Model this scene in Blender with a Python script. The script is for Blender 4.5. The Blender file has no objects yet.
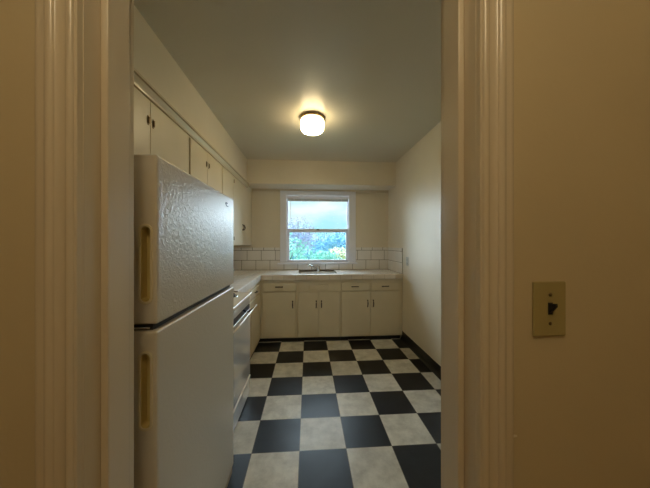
import bpy, bmesh, math, random
from mathutils import Vector, Matrix
R = random.Random(7)
scene = bpy.context.scene
COL = scene.collection
PI = math.pi

# ------------------------------------------------------------------ materials
def mat(name, color, rough=0.5, metal=0.0, spec=0.5, bump=0.0, bscale=40.0, vary=0.0, vscale=4.0, coat=0.0, bdist=0.002):
    m = bpy.data.materials.new(name); m.use_nodes = True
    nt = m.node_tree; b = nt.nodes['Principled BSDF']
    b.inputs['Base Color'].default_value = (*color, 1)
    b.inputs['Roughness'].default_value = rough
    b.inputs['Metallic'].default_value = metal
    b.inputs['Specular IOR Level'].default_value = spec
    b.inputs['Coat Weight'].default_value = coat
    b.inputs['Coat Roughness'].default_value = 0.03
    tc = nt.nodes.new('ShaderNodeTexCoord')
    if vary > 0:
        n = nt.nodes.new('ShaderNodeTexNoise'); n.inputs['Scale'].default_value = vscale; n.inputs['Detail'].default_value = 5
        nt.links.new(tc.outputs['Object'], n.inputs['Vector'])
        r = nt.nodes.new('ShaderNodeValToRGB')
        r.color_ramp.elements[0].position = 0.3; r.color_ramp.elements[1].position = 0.7
        r.color_ramp.elements[0].color = (*[c*(1-vary) for c in color], 1)
        r.color_ramp.elements[1].color = (*[min(1, c*(1+vary*0.5)) for c in color], 1)
        nt.links.new(n.outputs['Fac'], r.inputs['Fac']); nt.links.new(r.outputs['Color'], b.inputs['Base Color'])
    if bump > 0:
        n = nt.nodes.new('ShaderNodeTexNoise'); n.inputs['Scale'].default_value = bscale; n.inputs['Detail'].default_value = 3
        nt.links.new(tc.outputs['Object'], n.inputs['Vector'])
        bp = nt.nodes.new('ShaderNodeBump'); bp.inputs['Strength'].default_value = bump; bp.inputs['Distance'].default_value = bdist
        nt.links.new(n.outputs['Fac'], bp.inputs['Height']); nt.links.new(bp.outputs['Normal'], b.inputs['Normal'])
    return m

M = {}
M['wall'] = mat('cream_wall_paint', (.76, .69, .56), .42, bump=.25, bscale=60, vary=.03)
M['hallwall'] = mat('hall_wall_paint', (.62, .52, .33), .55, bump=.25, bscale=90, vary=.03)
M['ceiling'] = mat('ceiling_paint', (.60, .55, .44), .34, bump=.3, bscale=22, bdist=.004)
M['trim'] = mat('glossy_trim_paint', (.70, .61, .46), .24, bump=.3, bscale=30, bdist=.001)
M['cab'] = mat('cabinet_cream_paint', (.76, .68, .52), .35, bump=.15, bscale=40, vary=.04)
M['window'] = mat('white_vinyl', (.84, .87, 1.0), .35)
M['casing_white'] = mat('window_trim_paint', (.84, .86, .95), .3)
M['blind'] = mat('blind_aluminium', (.70, .73, .76), .4)
M['fridge_smooth'] = mat('fridge_enamel', (.68, .60, .47), .25)
M['handle_old'] = mat('yellowed_plastic', (.66, .52, .20), .25)
M['handle_rim'] = mat('cream_grip_plastic', (.74, .64, .42), .25)
M['black'] = mat('black_rubber', (.012, .012, .014), .45)
M['darkgap'] = mat('dark_gasket', (.03, .028, .025), .7)
M['base_black'] = mat('black_cove_vinyl', (.010, .010, .011), .35)
M['range'] = mat('range_white_enamel', (.70, .69, .68), .05, coat=1.0)
M['cooktop'] = mat('cooktop_enamel', (.82, .78, .70), .2)
M['bluefilm'] = mat('dark_blue_glass', (.02, .05, .10), .12)
M['chrome'] = mat('chrome', (.75, .77, .80), .12, 1)
M['pull'] = mat('aged_dark_pull', (.10, .085, .075), .3, .9)
M['brass'] = mat('tarnished_brass_catch', (.20, .15, .09), .4, .8)
M['tile'] = mat('white_glazed_tile', (.86, .84, .82), .14, vary=.04, vscale=6)
M['tile_edge'] = mat('counter_edge_tile', (.78, .71, .63), .22, vary=.05, vscale=7)
M['grout'] = mat('dark_grout', (.14, .11, .085), .9)
M['grout_light'] = mat('light_grout', (.50, .45, .41), .9)
M['sink'] = mat('sink_porcelain', (.82, .82, .82), .1)
M['plate'] = mat('almond_switch_plate', (.40, .33, .14), .35)
M['plate_white'] = mat('grey_wall_plate', (.50, .49, .45), .4)
M['bronze'] = mat('lamp_ring_bronze', (.42, .31, .18), .3, .8)
M['wood'] = mat('hall_floor_wood', (.23, .13, .07), .4, vary=.3, vscale=3)
M['bark'] = mat('bark', (.22, .17, .17), .9)
M['ground'] = mat('grass_ground', (.20, .34, .25), .95, vary=.3, vscale=.5)
M['outside'] = mat('outside_stucco', (.6, .58, .52), .9)
M['chip'] = mat('white_plaster_chip', (.8, .74, .62), .8)

# fridge door with leather-grain bump
def fridge_mat(dist=.0023):
    m = bpy.data.materials.new('fridge_textured_enamel'); m.use_nodes = True
    nt = m.node_tree; b = nt.nodes['Principled BSDF']
    b.inputs['Base Color'].default_value = (.64, .60, .52, 1)
    b.inputs['Roughness'].default_value = .30
    b.inputs['Specular IOR Level'].default_value = .6
    tc = nt.nodes.new('ShaderNodeTexCoord')
    n = nt.nodes.new('ShaderNodeTexNoise'); n.inputs['Scale'].default_value = 72; n.inputs['Detail'].default_value = 2
    n.inputs['Distortion'].default_value = 1.2
    nt.links.new(tc.outputs['Object'], n.inputs['Vector'])
    bp = nt.nodes.new('ShaderNodeBump'); bp.inputs['Strength'].default_value = 1.0; bp.inputs['Distance'].default_value = dist
    nt.links.new(n.outputs['Fac'], bp.inputs['Height']); nt.links.new(bp.outputs['Normal'], b.inputs['Normal'])
    return m
M['fridge'] = fridge_mat()
M['fridge_low'] = fridge_mat(.0012)

def floor_mat():
    m = bpy.data.materials.new('checkerboard_vinyl_tile'); m.use_nodes = True
    nt = m.node_tree; b = nt.nodes['Principled BSDF']; N = nt.nodes; L = nt.links
    b.inputs['Specular IOR Level'].default_value = .32
    tc = N.new('ShaderNodeTexCoord'); sx = N.new('ShaderNodeSeparateXYZ'); L.new(tc.outputs['Object'], sx.inputs[0])
    def mth(op, a, c=None, d=None):
        n = N.new('ShaderNodeMath'); n.operation = op
        for i, v in enumerate((a, c, d)):
            if v is None: continue
            if isinstance(v, (int, float)): n.inputs[i].default_value = v
            else: L.new(v, n.inputs[i])
        return n.outputs[0]
    T = .3048
    fx = mth('DIVIDE', mth('ADD', sx.outputs['X'], .055 + 10*T), T); fy = mth('DIVIDE', mth('ADD', sx.outputs['Y'], -1.65 + 10*T), T)
    ix = mth('FLOOR', fx); iy = mth('FLOOR', fy)
    par = mth('MODULO', mth('ADD', ix, iy), 2)            # 0 = white
    def edge(f):
        fr = mth('FRACT', f); return mth('MINIMUM', fr, mth('SUBTRACT', 1, fr))
    seam = mth('LESS_THAN', mth('MINIMUM', edge(fx), edge(fy)), .006)
    n1 = N.new('ShaderNodeTexNoise'); n1.inputs['Scale'].default_value = 9; n1.inputs['Detail'].default_value = 8; n1.inputs['Roughness'].default_value = .7
    L.new(tc.outputs['Object'], n1.inputs['Vector'])
    w = N.new('ShaderNodeValToRGB'); w.color_ramp.elements[0].position = .32; w.color_ramp.elements[1].position = .62
    w.color_ramp.elements[0].color = (.46, .445, .40, 1); w.color_ramp.elements[1].color = (.70, .685, .62, 1)
    L.new(n1.outputs['Fac'], w.inputs['Fac'])
    k = N.new('ShaderNodeValToRGB'); k.color_ramp.elements[0].position = .35; k.color_ramp.elements[1].position = .7
    k.color_ramp.elements[0].color = (.004, .005, .007, 1); k.color_ramp.elements[1].color = (.010, .012, .017, 1)
    L.new(n1.outputs['Fac'], k.inputs['Fac'])
    # one random tone per tile
    cmb = N.new('ShaderNodeCombineXYZ'); L.new(ix, cmb.inputs[0]); L.new(iy, cmb.inputs[1])
    wn = N.new('ShaderNodeTexWhiteNoise'); wn.noise_dimensions = '2D'; L.new(cmb.outputs[0], wn.inputs['Vector'])
    tone = mth('ADD', mth('MULTIPLY', wn.outputs['Value'], .16), .90)
    mx = N.new('ShaderNodeMix'); mx.data_type = 'RGBA'; L.new(par, mx.inputs['Factor']); L.new(w.outputs['Color'], mx.inputs['A']); L.new(k.outputs['Color'], mx.inputs['B'])
    ml = N.new('ShaderNodeVectorMath'); ml.operation = 'SCALE'; L.new(mx.outputs['Result'], ml.inputs[0]); L.new(tone, ml.inputs['Scale'])
    m2 = N.new('ShaderNodeMix'); m2.data_type = 'RGBA'; L.new(seam, m2.inputs['Factor']); L.new(ml.outputs[0], m2.inputs['A']); m2.inputs['B'].default_value = (.16, .14, .12, 1)
    L.new(m2.outputs['Result'], b.inputs['Base Color'])
    n2 = N.new('ShaderNodeTexNoise'); n2.inputs['Scale'].default_value = 5; n2.inputs['Detail'].default_value = 4
    L.new(tc.outputs['Object'], n2.inputs['Vector'])
    L.new(mth('ADD', mth('MULTIPLY', n2.outputs['Fac'], .16), .28), b.inputs['Roughness'])
    n3 = N.new('ShaderNodeTexNoise'); n3.inputs['Scale'].default_value = 160
    L.new(tc.outputs['Object'], n3.inputs['Vector'])
    bp = N.new('ShaderNodeBump'); bp.inputs['Strength'].default_value = .12; bp.inputs['Distance'].default_value = .001
    L.new(n3.outputs['Fac'], bp.inputs['Height']); L.new(bp.outputs['Normal'], b.inputs['Normal'])
    return m
M['floor'] = floor_mat()

def glass_mat():
    m = bpy.data.materials.new('window_glass'); m.use_nodes = True
    nt = m.node_tree; nt.nodes.clear()
    o = nt.nodes.new('ShaderNodeOutputMaterial'); t = nt.nodes.new('ShaderNodeBsdfTransparent'); g = nt.nodes.new('ShaderNodeBsdfGlossy')
    g.inputs['Roughness'].default_value = .02; f = nt.nodes.new('ShaderNodeFresnel'); f.inputs['IOR'].default_value = 1.3
    mx = nt.nodes.new('ShaderNodeMixShader')
    t.inputs['Color'].default_value = (.93, .98, .98, 1)
    nt.links.new(f.outputs[0], mx.inputs[0]); nt.links.new(t.outputs[0], mx.inputs[1]); nt.links.new(g.outputs[0], mx.inputs[2]); nt.links.new(mx.outputs[0], o.inputs[0])
    return m
M['glass'] = glass_mat()

def shade_mat(gain):
    m = bpy.data.materials.new('lit_pressed_glass'); m.use_nodes = True
    nt = m.node_tree; b = nt.nodes['Principled BSDF']
    b.inputs['Base Color'].default_value = (.9, .85, .7, 1); b.inputs['Roughness'].default_value = .15
    tc = nt.nodes.new('ShaderNodeTexCoord'); v = nt.nodes.new('ShaderNodeTexVoronoi'); v.inputs['Scale'].default_value = 34
    nt.links.new(tc.outputs['Object'], v.inputs['Vector'])
    r = nt.nodes.new('ShaderNodeValToRGB'); r.color_ramp.elements[0].color = (1, .84, .54, 1); r.color_ramp.elements[1].color = (.30, .19, .035, 1)
    r.color_ramp.elements[0].position = .2; r.color_ramp.elements[1].position = .9
    nt.links.new(v.outputs['Distance'], r.inputs['Fac']); nt.links.new(r.outputs['Color'], b.inputs['Emission Color'])
    b.inputs['Emission Strength'].default_value = LAMP_EMIT*gain
    return m
LAMP_EMIT = 36.0
M['shade'] = shade_mat(.62)
M['shade_bottom'] = shade_mat(1.5)

def leaf_mat(name, c, c2):
    m = bpy.data.materials.new(name); m.use_nodes = True
    nt = m.node_tree; b = nt.nodes['Principled BSDF']; b.inputs['Roughness'].default_value = .8; b.inputs['Specular IOR Level'].default_value = .2
    tc = nt.nodes.new('ShaderNodeTexCoord'); n = nt.nodes.new('ShaderNodeTexNoise'); n.inputs['Scale'].default_value = 1.6; n.inputs['Detail'].default_value = 6
    nt.links.new(tc.outputs['Object'], n.inputs['Vector'])
    r = nt.nodes.new('ShaderNodeValToRGB'); r.color_ramp.elements[0].position = .35; r.color_ramp.elements[1].position = .65
    r.color_ramp.elements[0].color = (*c, 1); r.color_ramp.elements[1].color = (*c2, 1)
    nt.links.new(n.outputs['Fac'], r.inputs['Fac']); nt.links.new(r.outputs['Color'], b.inputs['Base Color'])
    return m
M['leaf_green'] = leaf_mat('leaves_hazy_green', (.30, .60, .55), (.52, .84, .74))  # green washed towards aqua, bluish haze painted into the leaves
M['leaf_purple'] = leaf_mat('leaves_mauve', (.46, .46, .64), (.66, .70, .84))
M['leaf_hazy'] = leaf_mat('leaves_hazy_blue', (.27, .52, .68), (.42, .68, .84))  # blue distance haze is put into the leaf colour
M['leaf_yellow'] = leaf_mat('leaves_yellow', (.70, .76, .52), (1.0, .96, .74))

# ------------------------------------------------------------------ geometry helpers
def B(): return bmesh.new()
def box(bm, x0, x1, y0, y1, z0, z1):
    x0, x1 = sorted((x0, x1)); y0, y1 = sorted((y0, y1)); z0, z1 = sorted((z0, z1))
    v = [bm.verts.new(p) for p in ((x0,y0,z0),(x1,y0,z0),(x1,y1,z0),(x0,y1,z0),(x0,y0,z1),(x1,y0,z1),(x1,y1,z1),(x0,y1,z1))]
    for f in ((0,3,2,1),(4,5,6,7),(0,1,5,4),(1,2,6,5),(2,3,7,6),(3,0,4,7)): bm.faces.new([v[i] for i in f])
    return bm
def BX(*a): return box(B(), *a)
def prism(bm, pts, axis, a, b):
    """extrude a closed 2-D outline along an axis ('x','y','z') from a to b"""
    def P(p, t):
        return {'x': (t, p[0], p[1]), 'y': (p[0], t, p[1]), 'z': (p[0], p[1], t)}[axis]
    A = [bm.verts.new(P(p, a)) for p in pts]; C = [bm.verts.new(P(p, b)) for p in pts]
    n = len(pts)
    bm.faces.new(A); bm.faces.new(C[::-1])
    for i in range(n): bm.faces.new((A[i], C[i], C[(i+1) % n], A[(i+1) % n]))
    bmesh.ops.recalc_face_normals(bm, faces=bm.faces[:])
    return bm
def lathe(bm, prof, c, seg=32, axis='z'):
    rings = []
    for r, h in prof:
        ring = []
        for i in range(seg):
            t = 2*PI*i/seg; u, v = r*math.cos(t), r*math.sin(t)
            p = {'z': (u, v, h), 'y': (u, h, v), 'x': (h, u, v)}[axis]
            ring.append(bm.verts.new((p[0]+c[0], p[1]+c[1], p[2]+c[2])))
        rings.append(ring)
    for a, b in zip(rings, rings[1:]):
        for i in range(seg): bm.faces.new((a[i], a[(i+1) % seg], b[(i+1) % seg], b[i]))
    bm.faces.new(rings[0]); bm.faces.new(rings[-1][::-1])
    bmesh.ops.recalc_face_normals(bm, faces=bm.faces[:])
    return bm
def tube(bm, path, r, seg=10):
    path = [Vector(p) for p in path]; rings = []
    rr = r if isinstance(r, (list, tuple)) else [r]*len(path)
    for i, p in enumerate(path):
        d = (path[min(i+1, len(path)-1)] - path[max(i-1, 0)]).normalized()
        up = Vector((0, 0, 1)) if abs(d.z) < .9 else Vector((0, 1, 0))
        a = d.cross(up).normalized(); b = d.cross(a).normalized()
        rings.append([bm.verts.new(p + (a*math.cos(2*PI*k/seg) + b*math.sin(2*PI*k/seg))*rr[i]) for k in range(seg)])
    for x, y in zip(rings, rings[1:]):
        for i in range(seg): bm.faces.new((x[i], x[(i+1) % seg], y[(i+1) % seg], y[i]))
    bm.faces.new(rings[0]); bm.faces.new(rings[-1][::-1])
    bmesh.ops.recalc_face_normals(bm, faces=bm.faces[:])
    return bm
def wloc(o):
    v = Vector((0, 0, 0))
    while o is not None: v += Vector(o.location); o = o.parent
    return v
def obj(name, bm, m, parent=None, bevel=0, smooth=False, seg=2, kind=None, label=None, center=True):
    me = bpy.data.meshes.new(name)
    off = wloc(parent)
    if parent is None and kind != 'structure' and center:
        xs = [v.co for v in bm.verts]
        lo = [min(v[i] for v in xs) for i in range(3)]; hi = [max(v[i] for v in xs) for i in range(3)]
        off = Vector(((lo[0]+hi[0])/2, (lo[1]+hi[1])/2, lo[2]))
    bmesh.ops.translate(bm, vec=-off, verts=bm.verts[:])
    bm.to_mesh(me); bm.free()
    o = bpy.data.objects.new(name, me); COL.objects.link(o)
    if parent is not None: o.parent = parent
    else: o.location = off if kind != 'structure' else (0, 0, 0)
    me.materials.append(m)
    if smooth:
        for p in me.polygons: p.use_smooth = True
    if bevel:
        b = o.modifiers.new('bevel', 'BEVEL'); b.width = bevel; b.segments = seg; b.limit_method = 'ANGLE'; b.angle_limit = .6
        for p in me.polygons: p.use_smooth = True
        w = o.modifiers.new('wn', 'WEIGHTED_NORMAL')
    if kind: o['kind'] = kind
    if label: o['label'] = label
    return o
def struct(name, bm, m, bevel=0, parent=None, **k):
    return obj(name, bm, m, parent, bevel=bevel, kind='structure' if parent is None else None, **k)
def thing(name, label, cat, loc, group=None):
    o = bpy.data.objects.new(name, None); COL.objects.link(o); o.location = loc; o.empty_display_size = .1
    o['label'] = label; o['category'] = cat
    if group: o['group'] = group
    return o
def tag(o, label, cat, group=None):
    o['label'] = label; o['category'] = cat
    if group: o['group'] = group
    return o
def cut(o, bm):
    """carve the closed mesh bm (world coords) out of o and keep the result as o's mesh"""
    me = bpy.data.meshes.new('cutter'); bmesh.ops.recalc_face_normals(bm, faces=bm.faces[:]); bm.to_mesh(me); bm.free()
    c = bpy.data.objects.new('cutter', me); COL.objects.link(c)
    md = o.modifiers.new('cut', 'BOOLEAN'); md.operation = 'DIFFERENCE'; md.object = c; md.solver = 'EXACT'
    dg = bpy.context.evaluated_depsgraph_get(); dg.update()
    new = bpy.data.meshes.new_from_object(o.evaluated_get(dg))
    o.modifiers.clear(); o.data = new
    bpy.data.objects.remove(c)
    return o

H = 2.56                       # ceiling height
XL, XR, YB = -1.25, 1.32, 4.12 # kitchen walls
Y0, Y1 = .502, .639            # doorway wall
JL, JR = -.417, .345           # doorway opening
WX0, WX1, WZ0, WZ1 = -.353, .678, 1.02, 2.125   # window opening
DH = 2.03

# ------------------------------------------------------------------ the room
struct('floor', BX(XL-.1, XR+.1, .57, YB+.1, -.1, 0), M['floor'])
struct('floor_hall', BX(-1.5, 1.5, -1.3, .57, -.1, 0), M['wood'])
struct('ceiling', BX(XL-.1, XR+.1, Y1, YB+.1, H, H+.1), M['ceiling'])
struct('ceiling_hall', BX(-1.5, 1.5, -1.3, Y1, H, H+.1), M['wall'])
struct('wall_left', BX(XL-.1, XL, Y1, YB+.12, 0, H), M['wall'])
struct('wall_right', BX(XR, XR+.1, Y1, YB+.12, 0, H), M['wall'])
b = B()
box(b, XL, WX0, YB, YB+.12, 0, H); box(b, WX1, XR, YB, YB+.12, 0, H)
box(b, WX0, WX1, YB, YB+.12, 0, WZ0); box(b, WX0, WX1, YB, YB+.12, WZ1, H)
struct('wall_back', b, M['wall'])
# doorway wall: hall face and kitchen face differ in paint, so two skins
b = B(); ym = .57
box(b, -1.5, JL-.012, Y0, ym, 0, H); box(b, JR+.012, 1.5, Y0, ym, 0, H); box(b, JL-.012, JR+.012, Y0, ym, DH+.012, H)
struct('wall_hall_front', b, M['hallwall'])
b = B()
box(b, XL, JL-.012, ym, Y1, 0, H); box(b, JR+.012, XR, ym, Y1, 0, H); box(b, JL-.012, JR+.012, ym, Y1, DH+.012, H)
struct('wall_front', b, M['wall'])
struct('wall_hall_left', BX(-1.6, -1.5, -1.3, Y0, 0, H), M['hallwall'])
struct('wall_hall_right', BX(1.5, 1.6, -1.3, Y0, 0, H), M['hallwall'])
struct('wall_hall_back', BX(-1.5, 1.5, -1.4, -1.3, 0, H), M['hallwall'])

# soffits over the wall cabinets and over the window
SZ = 2.21; SX = -.885; SY = 3.75
struct('wall_soffit_left', BX(XL, SX, Y1, YB, SZ, H), M['wall'])
struct('wall_soffit_back', BX(SX, XR, SY, YB, SZ, H), M['wall'])
# crown moulding where the wall cabinets meet the soffit: stepped profile with a cove
prof = [(SX-.01, 2.152), (SX+.006, 2.152), (SX+.008, 2.160), (SX+.004, 2.166), (SX+.010, 2.176), (SX+.018, 2.186), (SX+.022, 2.192),
        (SX+.004, 2.194), (SX+.004, 2.203), (SX+.024, 2.204), (SX+.024, 2.216), (SX+.003, 2.219), (SX-.01, 2.222)]
b = B(); prism(b, [(p[0], p[1]) for p in prof], 'y', Y1, SY+.02)
struct('trim_1', b, M['trim'])
b = B(); prism(b, [(YB, 2.175), (YB-.012, 2.178), (YB-.016, 2.195), (YB-.026, 2.21), (YB, 2.21)], 'x', SX, XR)
struct('trim_2', b, M['trim'])

# black cove base along the right wall and under the doorway wall
cove = [(XR, .0), (XR-.026, 0), (XR-.020, .006), (XR-.010, .018), (XR-.004, .034), (XR-.003, .112), (XR, .114)]
b = B(); prism(b, cove, 'y', Y1, 3.50)
struct('baseboard_right', b, M['base_black'])
b = BX(JR+.09, XR-.03, Y1, Y1+.004, 0, .112)
struct('baseboard_front', b, M['base_black'])

# ------------------------------------------------------------------ doorway: casings, jambs, stops
door = struct('door_1', BX(JL-.012, JL, Y0, Y1, 0, DH), M['trim'])
struct('jamb', BX(JR, JR+.012, Y0, Y1, 0, DH), M['trim'], parent=door)
struct('head_jamb', BX(JL-.012, JR+.012, Y0, Y1, DH, DH+.012), M['trim'], parent=door)
struct('door_stop', BX(JL, JL+.015, .5395, .603, 0, DH-.015), M['trim'], parent=door, bevel=.0025)
struct('door_stop', BX(JR-.014, JR, .5395, .603, 0, DH-.015), M['trim'], parent=door, bevel=.0025)
struct('door_stop', BX(JL, JR, .5395, .603, DH-.015, DH), M['trim'], parent=door, bevel=.0025)
def casing_profile(x_in, s, yw, d):
    """x_in: inner edge, s: direction outward, yw: wall face, d: -1 projects towards the hall, +1 to the kitchen"""
    P = [(0, 0), (0, .0120), (.0015, .0135), (.0035, .0135)]
    P += [(.0105 - .0065*math.cos(PI*k/10), .0145 + .0050*math.sin(PI*k/10)) for k in range(11)]
    P += [(.018, .0138), (.026, .0132), (.034, .0142)]
    P += [(.0435 - .008*math.cos(PI*k/12), .0155 + .0060*math.sin(PI*k/12)) for k in range(13)]
    P += [(.053, .0150), (.062, .0155), (.068, .0150), (.0705, .0130), (.071, 0)]
    return [(x_in + s*a, yw + d*t) for a, t in P]
def round_shade(o):
    for p in o.data.polygons: p.use_smooth = True
    o.data.set_sharp_from_angle(angle=math.radians(35))
for x_in, s in ((JL+.004, -1), (JR-.004+.008, 1)):
    x_in = JL-.001 if s < 0 else JR+.001
    b = B(); prism(b, casing_profile(x_in, s, Y0, -1), 'z', 0, DH+.07)
    o = struct('door_casing', b, M['trim'], parent=door); round_shade(o)
    b = B(); prism(b, casing_profile(x_in + s*.011, s, Y1, 1), 'z', 0, DH+.07)
    o = struct('door_casing', b, M['trim'], parent=door)
b = BX(JL-.07, JR+.07, Y0-.018, Y0, DH+.005, DH+.075); struct('door_casing', b, M['trim'], parent=door, bevel=.003)
b = BX(JL-.07, JR+.07, Y1, Y1+.018, DH+.005, DH+.075); struct('door_casing', b, M['trim'], parent=door, bevel=.003)

# ------------------------------------------------------------------ window
# casing boards on the wall
win = struct('window_1', BX(-.446, WX0, YB-.02, YB, 1.03, 2.185), M['casing_white'], bevel=.003)
struct('casing_board', BX(WX1, .778, YB-.02, YB, 1.03, 2.185), M['casing_white'], parent=win, bevel=.003)
struct('casing_board', BX(WX0, WX1, YB-.02, YB, WZ1, 2.185), M['casing_white'], parent=win, bevel=.003)
struct('window_sill', BX(-.484, .80, YB-.055, YB+.03, 1.005, 1.03), M['casing_white'], parent=win, bevel=.006)
b = B()  # reveal lining
box(b, WX0, WX0+.012, YB-.02, YB+.12, 1.03, WZ1); box(b, WX1-.012, WX1, YB-.02, YB+.12, 1.03, WZ1)
box(b, WX0, WX1, YB-.02, YB+.12, WZ1-.012, WZ1); box(b, WX0, WX1, YB+.03, YB+.14, 1.0, 1.03)
struct('window_frame', b, M['casing_white'], parent=win)
def sash(name, x0, x1, z0, z1, y0, y1, st, rb, rt):
    b = B()
    box(b, x0, x0+st, y0, y1, z0, z1); box(b, x1-st, x1, y0, y1, z0, z1)
    box(b, x0+st, x1-st, y0, y1, z0, z0+rb); box(b, x0+st, x1-st, y0, y1, z1-rt, z1)
    s = struct(name, b, M['window'], parent=win, bevel=.003)
    ym = (y0+y1)/2
    struct('pane', BX(x0+st, x1-st, ym-.002, ym+.002, z0+rb, z1-rt), M['glass'], parent=s)
    return s
sash('upper_sash', WX0+.012, WX1-.012, 1.535, WZ1-.012, YB+.065, YB+.095, .018, .038, .03)
ls = sash('lower_sash', WX0+.012, WX1-.012, 1.03, 1.575, YB+.03, YB+.06, .042, .042, .055)
struct('sash_lock', BX(.14, .185, YB+.022, YB+.03, 1.555, 1.572), M['brass'], parent=ls, bevel=.002)
b = B(); box(b, WX0+.012, WX0+.02, YB+.02, YB+.03, 1.03, 2.03); box(b, WX1-.02, WX1-.012, YB+.02, YB+.03, 1.03, 2.03)
struct('side_stop', b, M['window'], parent=win)

# raised mini blind inside the top of the window
bl = thing('window_blind', 'raised metal mini blind bunched at the top of the kitchen window', 'blind', ((WX0+WX1)/2, YB+.004, 2.03))
obj('headrail', BX(WX0+.016, WX1-.016, YB-.018, YB+.012, 2.062, 2.104), M['window'], bl, bevel=.002)
b = B()
for i in range(9): box(b, WX0+.022, WX1-.022, YB-.012, YB+.010, 2.032+i*.0033, 2.0338+i*.0033)
obj('slat_stack', b, M['blind'], bl)
obj('bottom_rail', BX(WX0+.022, WX1-.022, YB-.013, YB+.011, 2.020, 2.031), M['blind'], bl, bevel=.002)
for x in (WX0+.13, .163, WX1-.13): obj('ladder_clip', BX(x-.006, x+.006, YB-.014, YB-.010, 2.026, 2.082), M['window'], bl)
b = B(); tube(b, [(WX0+.075, YB-.012, 2.085), (WX0+.076, YB-.013, 1.9), (WX0+.077, YB-.013, 1.64)], .0025, 6)
obj('tilt_wand', b, M['blind'], bl)

# ------------------------------------------------------------------ hardware
def drawer_pull(parent, x, y, z, w=.088):
    """bow pull lying across a front that faces -Y"""
    b = B(); pts = []
    for i in range(9):
        t = i/8; pts.append((x - w/2 + w*t, y - .004 - .020*math.sin(PI*t)**.7, z + .004*math.sin(PI*t)))
    tube(b, pts, [.008, .0065, .006, .0065, .007, .0065, .006, .0065, .008], 8)
    for s in (-1, 1): lathe(b, [(.008, -.004), (.008, 0)], (x+s*w/2, y, z), 10, 'y')
    return obj('handle', b, M['pull'], parent, smooth=True)
def door_pull(parent, x, y, z, h=.088):
    b = B(); pts = []
    for i in range(9):
        t = i/8; pts.append((x, y - .004 - .020*math.sin(PI*t)**.7, z - h/2 + h*t))
    tube(b, pts, [.008, .0065, .006, .0068, .0075, .0068, .006, .0065, .008], 8)
    for s in (-1, 1): lathe(b, [(.008, -.004), (.008, 0)], (x, y, z+s*h/2), 10, 'y')
    return obj('handle', b, M['pull'], parent, smooth=True)

# ------------------------------------------------------------------ base cabinets, back run
FY = 3.490      # face frame plane;  door fronts stand proud of it
DY = 3.474
def base_body(root, x0, x1, name='cabinet_body', hollow=False):
    b = B(); yb = YB-.011
    if hollow:
        box(b, x0, x1, FY, FY+.02, .055, .838); box(b, x0, x1, yb-.01, yb, .055, .838); box(b, x0, x1, FY+.02, yb-.01, .055, .075)
        box(b, x0, x0+.008, FY+.02, yb-.01, .075, .838); box(b, x1-.008, x1, FY+.02, yb-.01, .075, .838)
    else: box(b, x0, x1, FY, yb, .055, .838)
    return obj(name, b, M['cab'], root)
def minus(rects, holes, g=.0065):
    for (a, c_, d_, f_) in holes:
        a -= g; c_ += g; d_ -= g; f_ += g; new = []
        for (p, q, u, v) in rects:
            if q <= a or p >= c_ or v <= d_ or u >= f_: new.append((p, q, u, v)); continue
            if p < a: new.append((p, a, u, v))
            if q > c_: new.append((c_, q, u, v))
            if u < d_: new.append((max(p, a), min(q, c_), u, d_))
            if v > f_: new.append((max(p, a), min(q, c_), f_, v))
        rects = new
    return rects
def face_frame(root, x0, x1, holes):
    b = B()
    for (p, q, u, v) in minus([(x0, x1, .055, .838)], holes): box(b, p, q, DY+.003, FY-.0003, u, v)
    return obj('face_frame', b, M['cab'], root)
def front(root, name, x0, x1, z0, z1):
    return obj(name, BX(x0, x1, DY, FY-.0005, z0, z1), M['cab'], root, bevel=.003)

c = thing('base_cabinet', 'cream base cabinet in the left corner, with one drawer over one door', 'cabinet', (-.38, 3.80, 0))
base_body(c, -.655, -.150)
face_frame(c, -.638, -.150, [(-.612, -.163, .689, .800), (-.612, -.170, .062, .674)])
d = front(c, 'drawer', -.612, -.163, .689, .800); drawer_pull(d, -.391, DY, .748)
d = front(c, 'door', -.612, -.170, .062, .674); door_pull(d, -.208, DY, .508)
obj('toe_kick', BX(-.688, -.150, 3.503, 3.52, 0, .055), M['base_black'], c)

c = thing('base_cabinet', 'cream sink base cabinet with two doors under a blank slotted panel', 'cabinet', (.147, 3.80, 0))
base_body(c, -.149, .444, hollow=True)
face_frame(c, -.149, .444, [(.014, .278, .706, .770), (-.136, .143, .062, .674), (.147, .427, .062, .674)])
obj('vent_panel', BX(.014, .278, DY+.004, FY-.0005, .706, .770), M['cab'], c, bevel=.003)
o = c.children[-1]
b = B()
for z in (.719, .733, .747): box(b, .03, .262, DY+.001, DY+.004, z, z+.006)
obj('vent_louvre', b, M['cab'], o)
d = front(c, 'door', -.136, .143, .062, .674); door_pull(d, .112, DY, .508)
d = front(c, 'door', .147, .427, .062, .674); door_pull(d, .184, DY, .508)
obj('toe_kick', BX(-.149, .444, 3.503, 3.52, 0, .055), M['base_black'], c)

c = thing('base_cabinet', 'wide cream base cabinet beside the right wall with two drawers over two doors', 'cabinet', (.87, 3.80, 0))
base_body(c, .445, 1.316)
face_frame(c, .445, 1.316, [(.461, .853, .691, .796), (.877, 1.282, .691, .796), (.461, .864, .062, .674), (.868, 1.282, .062, .674)])
d = front(c, 'drawer', .461, .853, .691, .796); drawer_pull(d, .650, DY, .742)
d = front(c, 'drawer', .877, 1.282, .691, .796); drawer_pull(d, 1.077, DY, .742)
d = front(c, 'door', .461, .864, .062, .674); door_pull(d, .825, DY, .508)
d = front(c, 'door', .868, 1.282, .062, .674); door_pull(d, .905, DY, .508)
obj('toe_kick', BX(.445, 1.294, 3.503, 3.52, 0, .055), M['base_black'], c)

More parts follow.
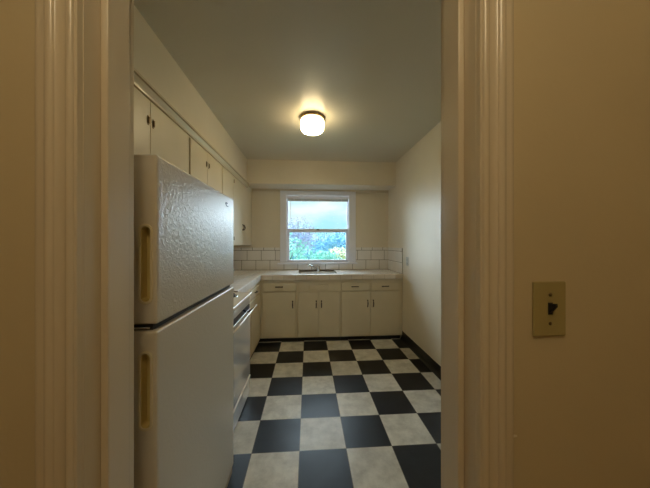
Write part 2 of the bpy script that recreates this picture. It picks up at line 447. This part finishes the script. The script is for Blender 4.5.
# base cabinet, left run (fronts face +X)
FX = -.657; DX = -.641
def side_pull(parent, x, y, z, w=.088, vert=False, r=.005, depth=.022, m=None):
    b = B(); pts = []
    for i in range(9):
        t = i/8; q = -w/2 + w*t; e = x + .004 + depth*math.sin(PI*t)**.7
        pts.append((e, y, z+q) if vert else (e, y+q, z))
    tube(b, pts, r, 8)
    for s in (-1, 1): lathe(b, [(.008, 0), (.008, .004)], (x, y if vert else y+s*w/2, z+s*w/2 if vert else z), 10, 'x')
    return obj('handle', b, m or M['pull'], parent, smooth=True)
c = thing('base_cabinet', 'cream base cabinet between the white range and the corner, seen edge-on', 'cabinet', (-.95, 2.95, 0))
obj('cabinet_body', BX(XL+.002, FX, 2.338, 3.488, .055, .838), M['cab'], c)
b = B()
for (p, q, u, v) in minus([(2.338, 3.476, .055, .838)], [(y0, y1, z0, z1) for (y0, y1) in ((2.365, 2.895), (2.925, 3.40)) for (z0, z1) in ((.691, .800), (.062, .674))]):
    box(b, FX+.0003, DX-.003, p, q, u, v)
obj('face_frame', b, M['cab'], c)
for y0, y1 in ((2.365, 2.895), (2.925, 3.40)):
    d = obj('drawer', BX(FX+.0005, DX, y0, y1, .691, .800), M['cab'], c, bevel=.003); side_pull(d, DX, (y0+y1)/2, .745)
    d = obj('door', BX(FX+.0005, DX, y0, y1, .062, .674), M['cab'], c, bevel=.003); side_pull(d, DX, y0+.045, .508, vert=True) if y0 < 2.5 else None
obj('toe_kick', BX(-.71, -.69, 2.338, 3.502, 0, .055), M['base_black'], c)

# ------------------------------------------------------------------ tiled countertop (L)
CY, CX, CT, CB = 3.450, -.630, .914, .846
SX0, SX1, SY0, SY1 = -.14, .42, 3.56, YB-.012     # sink opening
ct = thing('countertop', 'L-shaped white tiled countertop with tan tile front edge', 'countertop', (.03, 3.8, CB))
b = B(); e = .004
for (x0, x1, y0, y1) in ((XL, CX-e, 2.34, YB), (CX-e, SX0, CY+e, YB), (SX1, XR, CY+e, YB), (SX0, SX1, CY+e, SY0), ):
    box(b, x0, x1, y0, y1, CB if x1 != SX0 else CB, CT-.003)
obj('countertop_base', b, M['grout_light'], ct)
b = B(); P = .1535; g = .0022
def tiles_in(bm, x0, x1, y0, y1, z0, z1, ox, oy, holes=()):
    nx0, nx1 = math.floor((x0-ox)/P), math.ceil((x1-ox)/P); ny0, ny1 = math.floor((y0-oy)/P), math.ceil((y1-oy)/P)
    for i in range(nx0, nx1):
        for j in range(ny0, ny1):
            rects = [(max(x0, ox+i*P+g), min(x1, ox+(i+1)*P-g), max(y0, oy+j*P+g), min(y1, oy+(j+1)*P-g))]
            for (hx0, hx1, hy0, hy1) in holes:
                new = []
                for (a, c_, d_, f_) in rects:
                    if a >= hx1 or c_ <= hx0 or d_ >= hy1 or f_ <= hy0: new.append((a, c_, d_, f_)); continue
                    if a < hx0: new.append((a, hx0, d_, f_))
                    if c_ > hx1: new.append((hx1, c_, d_, f_))
                    if d_ < hy0: new.append((max(a, hx0), min(c_, hx1), d_, hy0))
                    if f_ > hy1: new.append((max(a, hx0), min(c_, hx1), hy1, f_))
                rects = new
            for (a, c_, d_, f_) in rects:
                if c_-a > .006 and f_-d_ > .006: box(bm, a, c_, d_, f_, z0, z1)
hole = [(SX0, SX1, SY0, SY1)]
tiles_in(b, XL, XR, CY+.01, YB-.001, CT-.003, CT, .0, CY+.01, hole)
tiles_in(b, XL, CX-.01, 2.342, CY+.008, CT-.003, CT, CX-.01-P*5, CY+.01)
obj('tile_surface', b, M['tile'], ct, bevel=.0007, seg=1)
b = B()
x = CX
while x < XR-.01:
    x1 = min(x+P-.004, XR-.001)
    box(b, x, x1, CY, CY+.010, CB-.002, CT+.001); x += P
obj('edge_tiles', b, M['tile_edge'], ct, bevel=.002, label='tan edge tiles')
b = B(); y = 2.342
while y < CY-.01:
    y1 = min(y+P-.004, CY-.001)
    box(b, CX-.010, CX, y, y1, CB-.002, CT+.001); y += P
obj('edge_tiles', b, M['tile'], ct, bevel=.002)

# backsplash, brick-bonded tiles on the three walls
def splash(bm, a0, a1, put, holes=(), ph=0):
    for r, (z0, z1, w, o_) in enumerate(((CT+.004, 1.066, .222, 0), (1.072, 1.224, .222, .085), (1.230, 1.272, .176, .03))):
        n0 = math.floor((a0-o_-ph)/w)
        k = n0
        while o_+ph+k*w < a1:
            s, t = max(a0, o_+ph+k*w+.003), min(a1, o_+ph+(k+1)*w-.003); k += 1
            pieces = [(s, t, z0, z1)]
            for (h0, h1, hz) in holes:
                new = []
                for (p, q, u, v) in pieces:
                    if q <= h0 or p >= h1 or v <= hz: new.append((p, q, u, v)); continue
                    if p < h0: new.append((p, h0, u, v))
                    if q > h1: new.append((h1, q, u, v))
                    if u < hz: new.append((max(p, h0), min(q, h1), u, hz))
                pieces = new
            for (p, q, u, v) in pieces:
                if q-p > .008 and v-u > .008: put(bm, p, q, u, v)
def backsplash(label, loc, grout_boxes, a0, a1, put, holes=(), ph=0):
    t = thing('tile_backsplash', label, 'backsplash', loc)
    b = B()
    for g_ in grout_boxes: box(b, *g_)
    obj('grout_bed', b, M['grout'], t)
    b = B(); splash(b, a0, a1, put, holes, ph)
    obj('wall_tiles', b, M['tile'], t, bevel=.0012, seg=1)
e = .0004
backsplash('white brick-bond tile backsplash with dark grout under and beside the window', (.03, YB-.005, CT),
    [(XL+.011, -.448, YB-.006, YB-e, CT+e, 1.272), (.780, XR-.011, YB-.006, YB-e, CT+e, 1.272), (-.448, .780, YB-.006, YB-e, CT+e, 1.003), (SX0+e, SX1-e, YB-.006, YB-e, CT-.025, CT+e)],
    XL+.012, XR-.012, lambda m, p, q, u, v: box(m, p, q, YB-.010, YB-.006, u, v), [(-.449, .781, 1.004)], -.385)
backsplash('short white tile backsplash on the right wall at the counter end', (XR-.005, 3.79, CT),
    [(XR-.006, XR-e, CY+.02, YB-e, CT+e, 1.272)], CY+.02, YB-.011, lambda m, p, q, u, v: box(m, XR-.010, XR-.006, p, q, u, v), (), CY)
backsplash('white tile backsplash on the left wall under the wall cabinets', (XL+.005, 3.23, CT),
    [(XL+e, XL+.006, 2.34, YB-e, CT+e, 1.272)], 2.342, YB-.011, lambda m, p, q, u, v: box(m, XL+.006, XL+.010, p, q, u, v), (), CY)

# ------------------------------------------------------------------ sink and faucet
sk = thing('kitchen_sink', 'white porcelain sink recessed into the tiled counter below the window', 'sink', (.14, 3.83, .70))
SD = .888
b = B()   # rim ring + basin shell, one porcelain body
x0, x1, y0, y1 = SX0+.002, SX1-.002, SY0+.002, SY1-.002
bx0, bx1, by0, by1, bz = x0+.03, x1-.03, y0+.025, y1-.115, .715
box(b, x0, x1, by1, y1, SD-.02, SD); box(b, x0, x1, y0, by0, SD-.02, SD)
box(b, x0, bx0, by0, by1, SD-.02, SD); box(b, bx1, x1, by0, by1, SD-.02, SD)
obj('rim', b, M['sink'], sk, bevel=.006)
b = B()
box(b, bx0-.008, bx0, by0-.008, by1+.008, bz, SD-.021); box(b, bx1, bx1+.008, by0-.008, by1+.008, bz, SD-.021)
box(b, bx0, bx1, by0-.008, by0, bz, SD-.021); box(b, bx0, bx1, by1, by1+.008, bz, SD-.021); box(b, bx0-.008, bx1+.008, by0-.008, by1+.008, bz-.008, bz)
obj('basin', b, M['sink'], sk)
obj('drain', lathe(B(), [(.042, bz), (.042, bz+.003), (.03, bz+.004), (.026, bz+.001)], (.14, (by0+by1)/2, 0), 24), M['chrome'], sk, smooth=True)
fa = thing('faucet', 'chrome single lever faucet on the sink deck, spout swung left', 'faucet', (.165, 4.04, SD+.0005))
fx, fy = .165, 4.04
b = B(); pts = []
for i in range(24):
    t = 2*PI*i/24; pts.append((fx + .105*math.copysign(abs(math.cos(t))**.6, math.cos(t)), fy + .028*math.copysign(abs(math.sin(t))**.8, math.sin(t))))
prism(b, pts, 'z', SD+.0005, SD+.012)
obj('base_plate', b, M['chrome'], fa, bevel=.004)
obj('body', lathe(B(), [(.026, SD+.012), (.026, SD+.03), (.023, SD+.05), (.024, SD+.075), (.02, SD+.09), (.012, SD+.098)], (fx, fy, 0), 24), M['chrome'], fa, smooth=True)
b = B(); tube(b, [(fx, fy, SD+.03), (fx-.05, fy-.045, SD+.062), (fx-.10, fy-.09, SD+.098), (fx-.135, fy-.12, SD+.118), (fx-.152, fy-.135, SD+.118), (fx-.158, fy-.14, SD+.100)], [.012, .0105, .010, .010, .011, .012], 12)
obj('spout', b, M['chrome'], fa, smooth=True)
b = B(); tube(b, [(fx, fy, SD+.09), (fx+.005, fy-.015, SD+.108), (fx+.012, fy-.05, SD+.122), (fx+.016, fy-.075, SD+.126)], [.012, .010, .008, .009], 10)
obj('lever', b, M['chrome'], fa, smooth=True)

# ------------------------------------------------------------------ wall cabinets on the left wall
WXF = -.895   # box face; doors proud to -.880
def wall_cab(label, y0, y1, z0, doors):
    root = thing('wall_cabinet', label, 'cabinet', ((XL+WXF)/2, (y0+y1)/2, z0), None)
    obj('cabinet_body', BX(XL, WXF, y0, y1, z0, SZ-.002), M['cab'], root)
    for (a, c_, hw) in doors:
        d = obj('door', BX(WXF+.0005, -.880, a+.002, c_-.002, z0+.004, 2.140), M['cab'], root, bevel=.002)
        for (kind, yy, zz) in hw:
            if kind == 'catch':
                b = B(); box(b, -.8798, -.877, yy-.006, yy+.006, zz-.026, zz+.026); box(b, -.877, -.870, yy-.004, yy+.004, zz-.018, zz+.018)
                obj('handle', b, M['brass'], d, bevel=.002)
            elif kind == 'pull':
                side_pull(d, -.880, yy, zz, w=.07, vert=True, r=.0055, depth=.018)
            else:
                b = B(); lathe(b, [(.004, -.022), (.0055, -.018), (.0055, .018), (.004, .022)], (-.878, yy, zz), 10)
                box(b, -.8798, -.8785, yy+.001, yy+.02, zz-.018, zz+.018)
                obj('hinge', b, M['brass'], d, smooth=False)
    return root
wall_cab('nearest cream wall cabinet, above the fridge, with two small brass catches', .665, 1.958, 1.66,
         [(1.035, 1.485, [('catch', 1.462, 2.022)]), (1.485, 1.945, [('catch', 1.508, 2.022)])])
wall_cab('second cream wall cabinet from the doorway, above the range', 1.960, 2.678, 1.66,
         [(1.972, 2.292, [('catch', 2.266, 2.028)]), (2.292, 2.668, [('catch', 2.32, 2.028)])])
wall_cab('tall cream wall cabinet hanging over the left counter, nearest the back wall', 2.680, YB-.002, 1.315,
         [(2.69, 3.07, []), (3.075, 3.515, [('pull', 3.485, 1.555), ('hinge', 3.09, 2.08), ('hinge', 3.09, 1.40)]), (3.515, 3.96, [('pull', 3.545, 1.555)])])

# ------------------------------------------------------------------ refrigerator
RX, RY0, RY1 = -.437, .768, 1.532
fr = thing('refrigerator', 'almond white two-door refrigerator with textured doors and yellowed recessed grips', 'refrigerator', (-.83, 1.18, 0))
obj('cabinet_body', BX(-1.20, RX-.092, RY0+.006, RY1-.006, .02, 1.606), M['fridge_smooth'], fr, bevel=.004)
obj('gasket', BX(RX-.092, RX-.078, RY0+.012, RY1-.012, .08, 1.592), M['darkgap'], fr, label='dark door gasket')
def fridge_door(name, z0, z1, hz0, hz1):
    d = obj(name, BX(RX-.078, RX, RY0, RY1, z0, z1), M['fridge'], fr, bevel=.008, seg=4)
    xc = -.468; w = .0135
    def slot(wd, ya, yb):
        pts = []
        for i in range(12): t = PI*i/11; pts.append((xc + wd*math.cos(t), hz1 - .020 + wd*math.sin(t)))
        for i in range(12): t = PI + PI*i/11; pts.append((xc + wd*math.cos(t), hz0 + .020 + wd*math.sin(t)))
        return prism(B(), pts, 'y', ya, yb)
    cut(d, slot(.0135, RY0-.01, RY0+.028))
    # grip: raised rim and a trough liner
    h = obj('handle', slot(.0205, RY0-.0045, RY0+.001), M['handle_rim'], d, label='raised oval grip surround')
    cut(h, slot(.0130, RY0-.01, RY0+.01))
    bv = h.modifiers.new('bevel', 'BEVEL'); bv.width = .0015; bv.segments = 2; bv.limit_method = 'ANGLE'
    b = slot(.0133, RY0-.001, RY0+.0275)
    l = obj('grip_trough', b, M['handle_old'], d, label='yellowed grip trough')
    cut(l, slot(.0115, RY0-.01, RY0+.024))
    d.data.materials.clear(); d.data.materials.append(M['fridge_low'] if z0 < 1 else M['fridge']); d.data.materials.append(M['fridge_smooth'])
    for p in d.data.polygons: p.material_index = 0 if p.normal.x > .7 else 1
    return d
ud = fridge_door('freezer_door', 1.108, 1.603, 1.168, 1.400)
fridge_door('fridge_door', .045, 1.088, .802, 1.032)
obj('kick_grille', BX(RX-.05, RX-.006, RY0+.01, RY1-.01, .002, .044), M['fridge_smooth'], fr, bevel=.003)
b = B()
for i in range(2): box(b, RX-.072, RX-.014, RY0+.004+i*.004, RY0+.006+i*.004, 1.088+i*.008, 1.093+i*.008)
obj('door_top_glint', BX(RX-.068, RX-.024, RY0+.006, RY0+.03, 1.093, 1.099), M['chrome'], fr, bevel=.001); b.free()  # bright strip added for the reflection on top of the lower door
obj('divider_rail', BX(RX-.090, RX-.020, RY0+.014, RY1-.01, 1.0885, 1.1075), M['darkgap'], fr)
# small dark badge, a hooked mark like an open letter
b = B(); by, bz_ = 1.405, 1.553
x0, x1 = RX+.0002, RX+.0015
box(b, x0, x1, by-.024, by-.010, bz_-.003, bz_+.009); box(b, x0, x1, by-.010, by+.012, bz_+.005, bz_+.010)
box(b, x0, x1, by-.016, by-.004, bz_-.008, bz_-.003); box(b, x0, x1, by-.006, by+.022, bz_-.011, bz_-.006)
obj('badge', b, M['black'], ud, label='small dark badge')

# ------------------------------------------------------------------ range
GX = -.520; GY0, GY1 = 1.556, 2.322
rg = thing('kitchen_range', 'glossy white electric range between the fridge and the counter', 'stove', (-.86, 1.95, 0))
obj('range_body', BX(-1.225, GX-.02, GY0, GY1, .0, .878), M['range'], rg, bevel=.003)
obj('cooktop', BX(-1.225, GX+.016, GY0-.003, GY1+.003, .878, .904), M['cooktop'], rg, bevel=.006, seg=3)
obj('front_panel', BX(GX-.02, GX, GY0+.002, GY1-.002, .806, .8775), M['range'], rg, bevel=.004)
obj('trim_strip', BX(GX-.02, GX-.002, GY0+.004, GY1-.004, .762, .804), M['bluefilm'], rg, label='dark blue glass strip')
od = obj('oven_door', BX(GX-.0195, GX+.001, GY0+.002, GY1-.002, .178, .760), M['range'], rg, bevel=.003)
b = B(); tube(b, [(GX+.060, GY0+.03, .790), (GX+.062, GY0+.2, .790), (GX+.062, GY1-.2, .790), (GX+.060, GY1-.005, .790)], .0065, 12)
oh = obj('handle', b, M['cooktop'], od, smooth=True)
for y in (GY0+.06, GY1-.10):
    b = B(); tube(b, [(GX+.001, y, .752), (GX+.03, y, .768), (GX+.060, y, .789)], .008, 8); obj('handle_bracket', b, M['black'], oh, smooth=True)
sd = obj('storage_drawer', BX(GX-.0195, GX+.001, GY0+.002, GY1-.002, .018, .150), M['range'], rg, bevel=.004)
obj('drawer_lip', BX(GX-.012, GX+.006, GY0+.002, GY1-.002, .155, .168), M['cooktop'], sd, bevel=.004)
b = B(); box(b, -1.225, -1.15, GY0, GY1, .904, 1.08); obj('backguard', b, M['range'], rg, bevel=.008)
for i in range(5):
    y = GY0+.10+i*.137
    obj('knob', lathe(B(), [(.022, -1.15), (.022, -1.135), (.016, -1.128), (.014, -1.122)], (0, y, .99), 20, 'x'), M['black'], rg, smooth=True)
for (x, y, r) in ((-.69, GY0+.19, .075), (-.69, GY1-.19, .098), (-1.0, GY0+.19, .098), (-1.0, GY1-.19, .075)):
    bn = obj('burner', lathe(B(), [(r+.012, .9045), (r+.016, .908), (r+.008, .909), (r*.9, .9055), (.01, .9052)], (x, y, 0), 32), M['chrome'], rg, smooth=True)
    b = B(); pts = []; n = 90
    for i in range(n):
        t = i/(n-1); a = t*2*PI*3.4; rr = .014 + (r-.014)*t; pts.append((x+rr*math.cos(a), y+rr*math.sin(a), .916))
    tube(b, pts, .0048, 6); obj('coil', b, M['black'], bn, smooth=True)

# ------------------------------------------------------------------ ceiling lamp
LX, LY = .042, 2.46
la = thing('ceiling_lamp', 'lit round flush ceiling lamp with a pressed glass drum', 'ceiling lamp', (LX, LY, H))
b = lathe(B(), [(.060, H), (.119, H-.002), (.123, H-.006), (.123, H-.010), (.115, H-.013), (.115, H-.018), (.120, H-.021), (.120, H-.026), (.114, H-.029)], (LX, LY, 0), 48)
obj('mounting_ring', b, M['bronze'], la, smooth=True)
b = B(); prof = [(.104, H-.030), (.111, H-.038), (.112, H-.070), (.112, H-.098), (.108, H-.116), (.096, H-.134), (.07, H-.143), (.02, H-.145)]
seg = 48; rings = []
for j, (r, z) in enumerate(prof):
    rings.append([b.verts.new((LX + (r*(1+.018*math.cos(i*PI)))*math.cos(2*PI*i/seg), LY + (r*(1+.018*math.cos(i*PI)))*math.sin(2*PI*i/seg), z)) for i in range(seg)])
for p, q in zip(rings, rings[1:]):
    for i in range(seg): b.faces.new((p[i], p[(i+1) % seg], q[(i+1) % seg], q[i]))
b.faces.new(rings[0]); b.faces.new(rings[-1][::-1]); bmesh.ops.recalc_face_normals(b, faces=b.faces[:])
lo = obj('lamp_shade', b, M['shade'], la)
lo.data.materials.append(M['shade_bottom'])
for p in lo.data.polygons: p.material_index = 1 if p.normal.z < -.35 else 0

# ------------------------------------------------------------------ wall plates
sw = thing('light_switch', 'almond toggle light switch plate on the hallway wall right of the doorway', 'light switch', (.504, Y0-.003, 1.150))
obj('plate', BX(.4675, .5395, Y0-.0055, Y0, 1.1505, 1.2645), M['plate'], sw, bevel=.003, seg=3)
obj('toggle_slot', BX(.4985, .5085, Y0-.0062, Y0-.0050, 1.196, 1.221), M['black'], sw)
b = prism(B(), [(Y0-.0055, 1.199), (Y0-.0055, 1.218), (Y0-.0185, 1.2215), (Y0-.0190, 1.2145)], 'x', .500, .507)
obj('toggle', b, M['black'], sw, bevel=.001)
for z in (1.1775, 1.2375):
    obj('screw', lathe(B(), [(.003, Y0-.0070), (.0036, Y0-.0063), (.0036, Y0-.005)], (.5035, 0, z), 14, 'y'), M['brass'], sw, smooth=True)
wp = thing('wall_outlet', 'small grey outlet plate on the right kitchen wall beside the backsplash', 'outlet', (XR-.003, 3.30, 1.045))
obj('plate', BX(XR-.006, XR, 3.262, 3.336, 1.045, 1.160), M['plate_white'], wp, bevel=.003)
for z in (1.078, 1.127):
    s = obj('receptacle', lathe(B(), [(.017, XR-.0075), (.0175, XR-.006), (.0175, XR-.005)], (0, 3.299, z), 20, 'x'), M['plate_white'], wp, smooth=True)
    b = B(); box(b, XR-.0080, XR-.0074, 3.291, 3.294, z-.005, z+.006); box(b, XR-.0080, XR-.0074, 3.304, 3.307, z-.005, z+.006)
    obj('slot', b, M['black'], s)
# little plaster nick in the hall wall by the casing
b = prism(B(), [(.4215, .942), (.4275, .9405), (.4345, .9415), (.434, .9445), (.428, .9455), (.423, .9445)], 'y', Y0-.0012, Y0)
obj('plaster_chip', b, M['chip'], bpy.data.objects['wall_hall_front'])

# ------------------------------------------------------------------ outside
GZ = -3.4
g = obj('ground', BX(-60, 60, YB+.6, 120, GZ-.2, GZ), M['ground'], kind='structure')
def crown(name, parent, blobs, n, size, m, sparse=1.0):
    b = B()
    tot = sum(q[3]**2 for q in blobs)
    for (cx, cy, cz, r, fz) in blobs:
        k = int(n*r*r/tot)
        for _ in range(k):
            u = Vector((R.gauss(0, 1), R.gauss(0, 1), R.gauss(0, 1))).normalized()
            rad = r*(1 - sparse*.45*R.random()**1.5)*(1 + .14*math.sin(7*u.x+cx)*math.sin(6*u.z+cz))
            p = Vector((cx, cy, cz)) + Vector((u.x*rad, u.y*rad, u.z*rad*fz))
            s = size*R.uniform(.6, 1.3)
            a = Vector((R.gauss(0, 1), R.gauss(0, 1), R.gauss(0, 1))).normalized(); c_ = a.cross(u)
            if c_.length < .1: continue
            c_.normalize(); a = a*s; c_ = c_*s*.55
            b.faces.new([b.verts.new(p-a), b.verts.new(p+c_), b.verts.new(p+a), b.verts.new(p-c_)])
    return obj(name, b, m, parent)
def tree(label, x, y, top, r, m, n, size, group=None, fz=1.2, trunk=.16, sparse=1.0, nb=9, low=None):
    root = thing('tree', label, 'tree', (x, y, GZ), group)
    zc = top - r*.85*fz
    blobs = [(x, y, zc, r*.8, fz)]
    for i in range(nb):
        t = 2*PI*i/nb + R.random(); zz = zc + R.uniform(-.7, .45)*r*fz
        blobs.append((x+r*.55*math.cos(t), y+r*.55*math.sin(t), zz, r*R.uniform(.35, .55), 1.0))
    if low is not None:
        for i in range(5): blobs.append((x+R.uniform(-.4, .4)*r, y+R.uniform(-.4, .4)*r, low+(zc-low)*i/5, r*.75, 1.0))
    crown('crown', root, blobs, n, size, m, sparse)
    b = B(); tube(b, [(x, y, GZ), (x+.05, y, (GZ+zc)/2), (x, y, zc), (x+.1*r, y, top-.35*r)], [trunk*1.3, trunk, trunk*.6, trunk*.15], 10)
    tk = obj('trunk', b, M['bark'], root, smooth=True)
    for i in range(8):
        t = R.uniform(0, 2*PI); z0 = zc - r*.6 + i*r*.15
        b = B(); tube(b, [(x, y, z0), (x+r*.4*math.cos(t), y+r*.4*math.sin(t), z0+r*.3), (x+r*.6*math.cos(t+.2), y+r*.6*math.sin(t+.2), z0+r*.55)], [trunk*.2, trunk*.12, trunk*.04], 6)
        obj('branch', b, M['bark'], tk, smooth=True)
    return root
tree('pale green leafy tree filling the left of the lower pane', -.95, 13.0, 1.95, 2.1, M['leaf_green'], 17000, .10, low=-2.5, nb=12, trunk=.08)
tree('sparse mauve tree rising behind the green tree at the left of the window', -.85, 19.5, 3.55, 1.6, M['leaf_purple'], 3400, .085, sparse=1.7, trunk=.06)
tree('yellow-leaved tree at the lower right of the window', 2.05, 16.0, 1.20, 1.15, M['leaf_yellow'], 7000, .09, low=-2.5)
tree('low pale green tree in the lower middle of the window', .85, 14.5, .98, 1.1, M['leaf_green'], 7000, .09, low=-2.5, trunk=.08)
for i, (x, y, t, r) in enumerate(((-8, 40, 2.0, 4.6), (-1.5, 35, 2.5, 3.8), (4.0, 35, 2.75, 3.8), (9.8, 37, 3.0, 4.2), (16.5, 40, 3.2, 4.6), (-16, 42, 2.8, 5.0), (24, 43, 3.4, 5.2), (1.2, 45, 3.3, 4.6), (7.2, 46, 3.3, 4.6))):
    tree('haze-tinted blue-green tree in the distant row beyond the yellow tree', x, y, t+.35, r, M['leaf_hazy'], 8000, .24, group='distant trees across the back', trunk=.2, low=-2.5)

# ------------------------------------------------------------------ light
w = bpy.data.worlds.new('sky'); scene.world = w; w.use_nodes = True
nt = w.node_tree; bg = nt.nodes['Background']; N = nt.nodes; L = nt.links
tc = N.new('ShaderNodeTexCoord'); mp = N.new('ShaderNodeMapping'); mp.inputs['Scale'].default_value = (1, 1, 2.6)
nz = N.new('ShaderNodeTexNoise'); nz.inputs['Scale'].default_value = 4.0; nz.inputs['Detail'].default_value = 5
L.new(tc.outputs['Generated'], mp.inputs['Vector']); L.new(mp.outputs['Vector'], nz.inputs['Vector'])
rp = N.new('ShaderNodeValToRGB'); rp.color_ramp.elements[0].position = .38; rp.color_ramp.elements[1].position = .62
rp.color_ramp.elements[0].color = (.50, .90, .98, 1); rp.color_ramp.elements[1].color = (1.0, 1.0, 1.0, 1)
L.new(nz.outputs['Fac'], rp.inputs['Fac']); L.new(rp.outputs['Color'], bg.inputs['Color']); bg.inputs['Strength'].default_value = 1.12

def light(kind, name, loc, energy, color, **k):
    l = bpy.data.lights.new(name, kind); l.energy = energy; l.color = color
    for a, v in k.items(): setattr(l, a, v)
    o = bpy.data.objects.new(name, l); COL.objects.link(o); o.location = loc
    return o
# overcast sun: a very wide soft disc beyond the window
s = light('SUN', 'overcast_sun', (0, 30, 20), 25.0, (.76, .87, 1.0), angle=math.radians(115))
d = Vector((.30, -1.0, -.42)); s.rotation_euler = d.to_track_quat('-Z', 'Y').to_euler()
# hallway ceiling lamp, above and behind the camera
light('POINT', 'hall_lamp', (0.0, -.30, 2.42), 10.5, (1.0, .82, .52), shadow_soft_size=.10)

# ------------------------------------------------------------------ camera
cam = bpy.data.cameras.new('camera'); co = bpy.data.objects.new('camera', cam); COL.objects.link(co)
cam.sensor_width = 36; cam.lens = 36*254/650; cam.clip_start = .02; cam.clip_end = 300
cam.shift_y = -1/650
co.location = (0, 0, 1.345); co.rotation_euler = (PI/2, 0, math.radians(-3.83))
scene.camera = co
scene.view_settings.view_transform = 'Standard'; scene.view_settings.look = 'None'
scene.view_settings.exposure = 0.0; scene.view_settings.gamma = 1.0; scene.view_settings.use_curve_mapping = False
scene.cycles.use_denoising = True
scene.cycles.max_bounces = 10; scene.cycles.diffuse_bounces = 6
scene.cycles.sample_clamp_indirect = 6
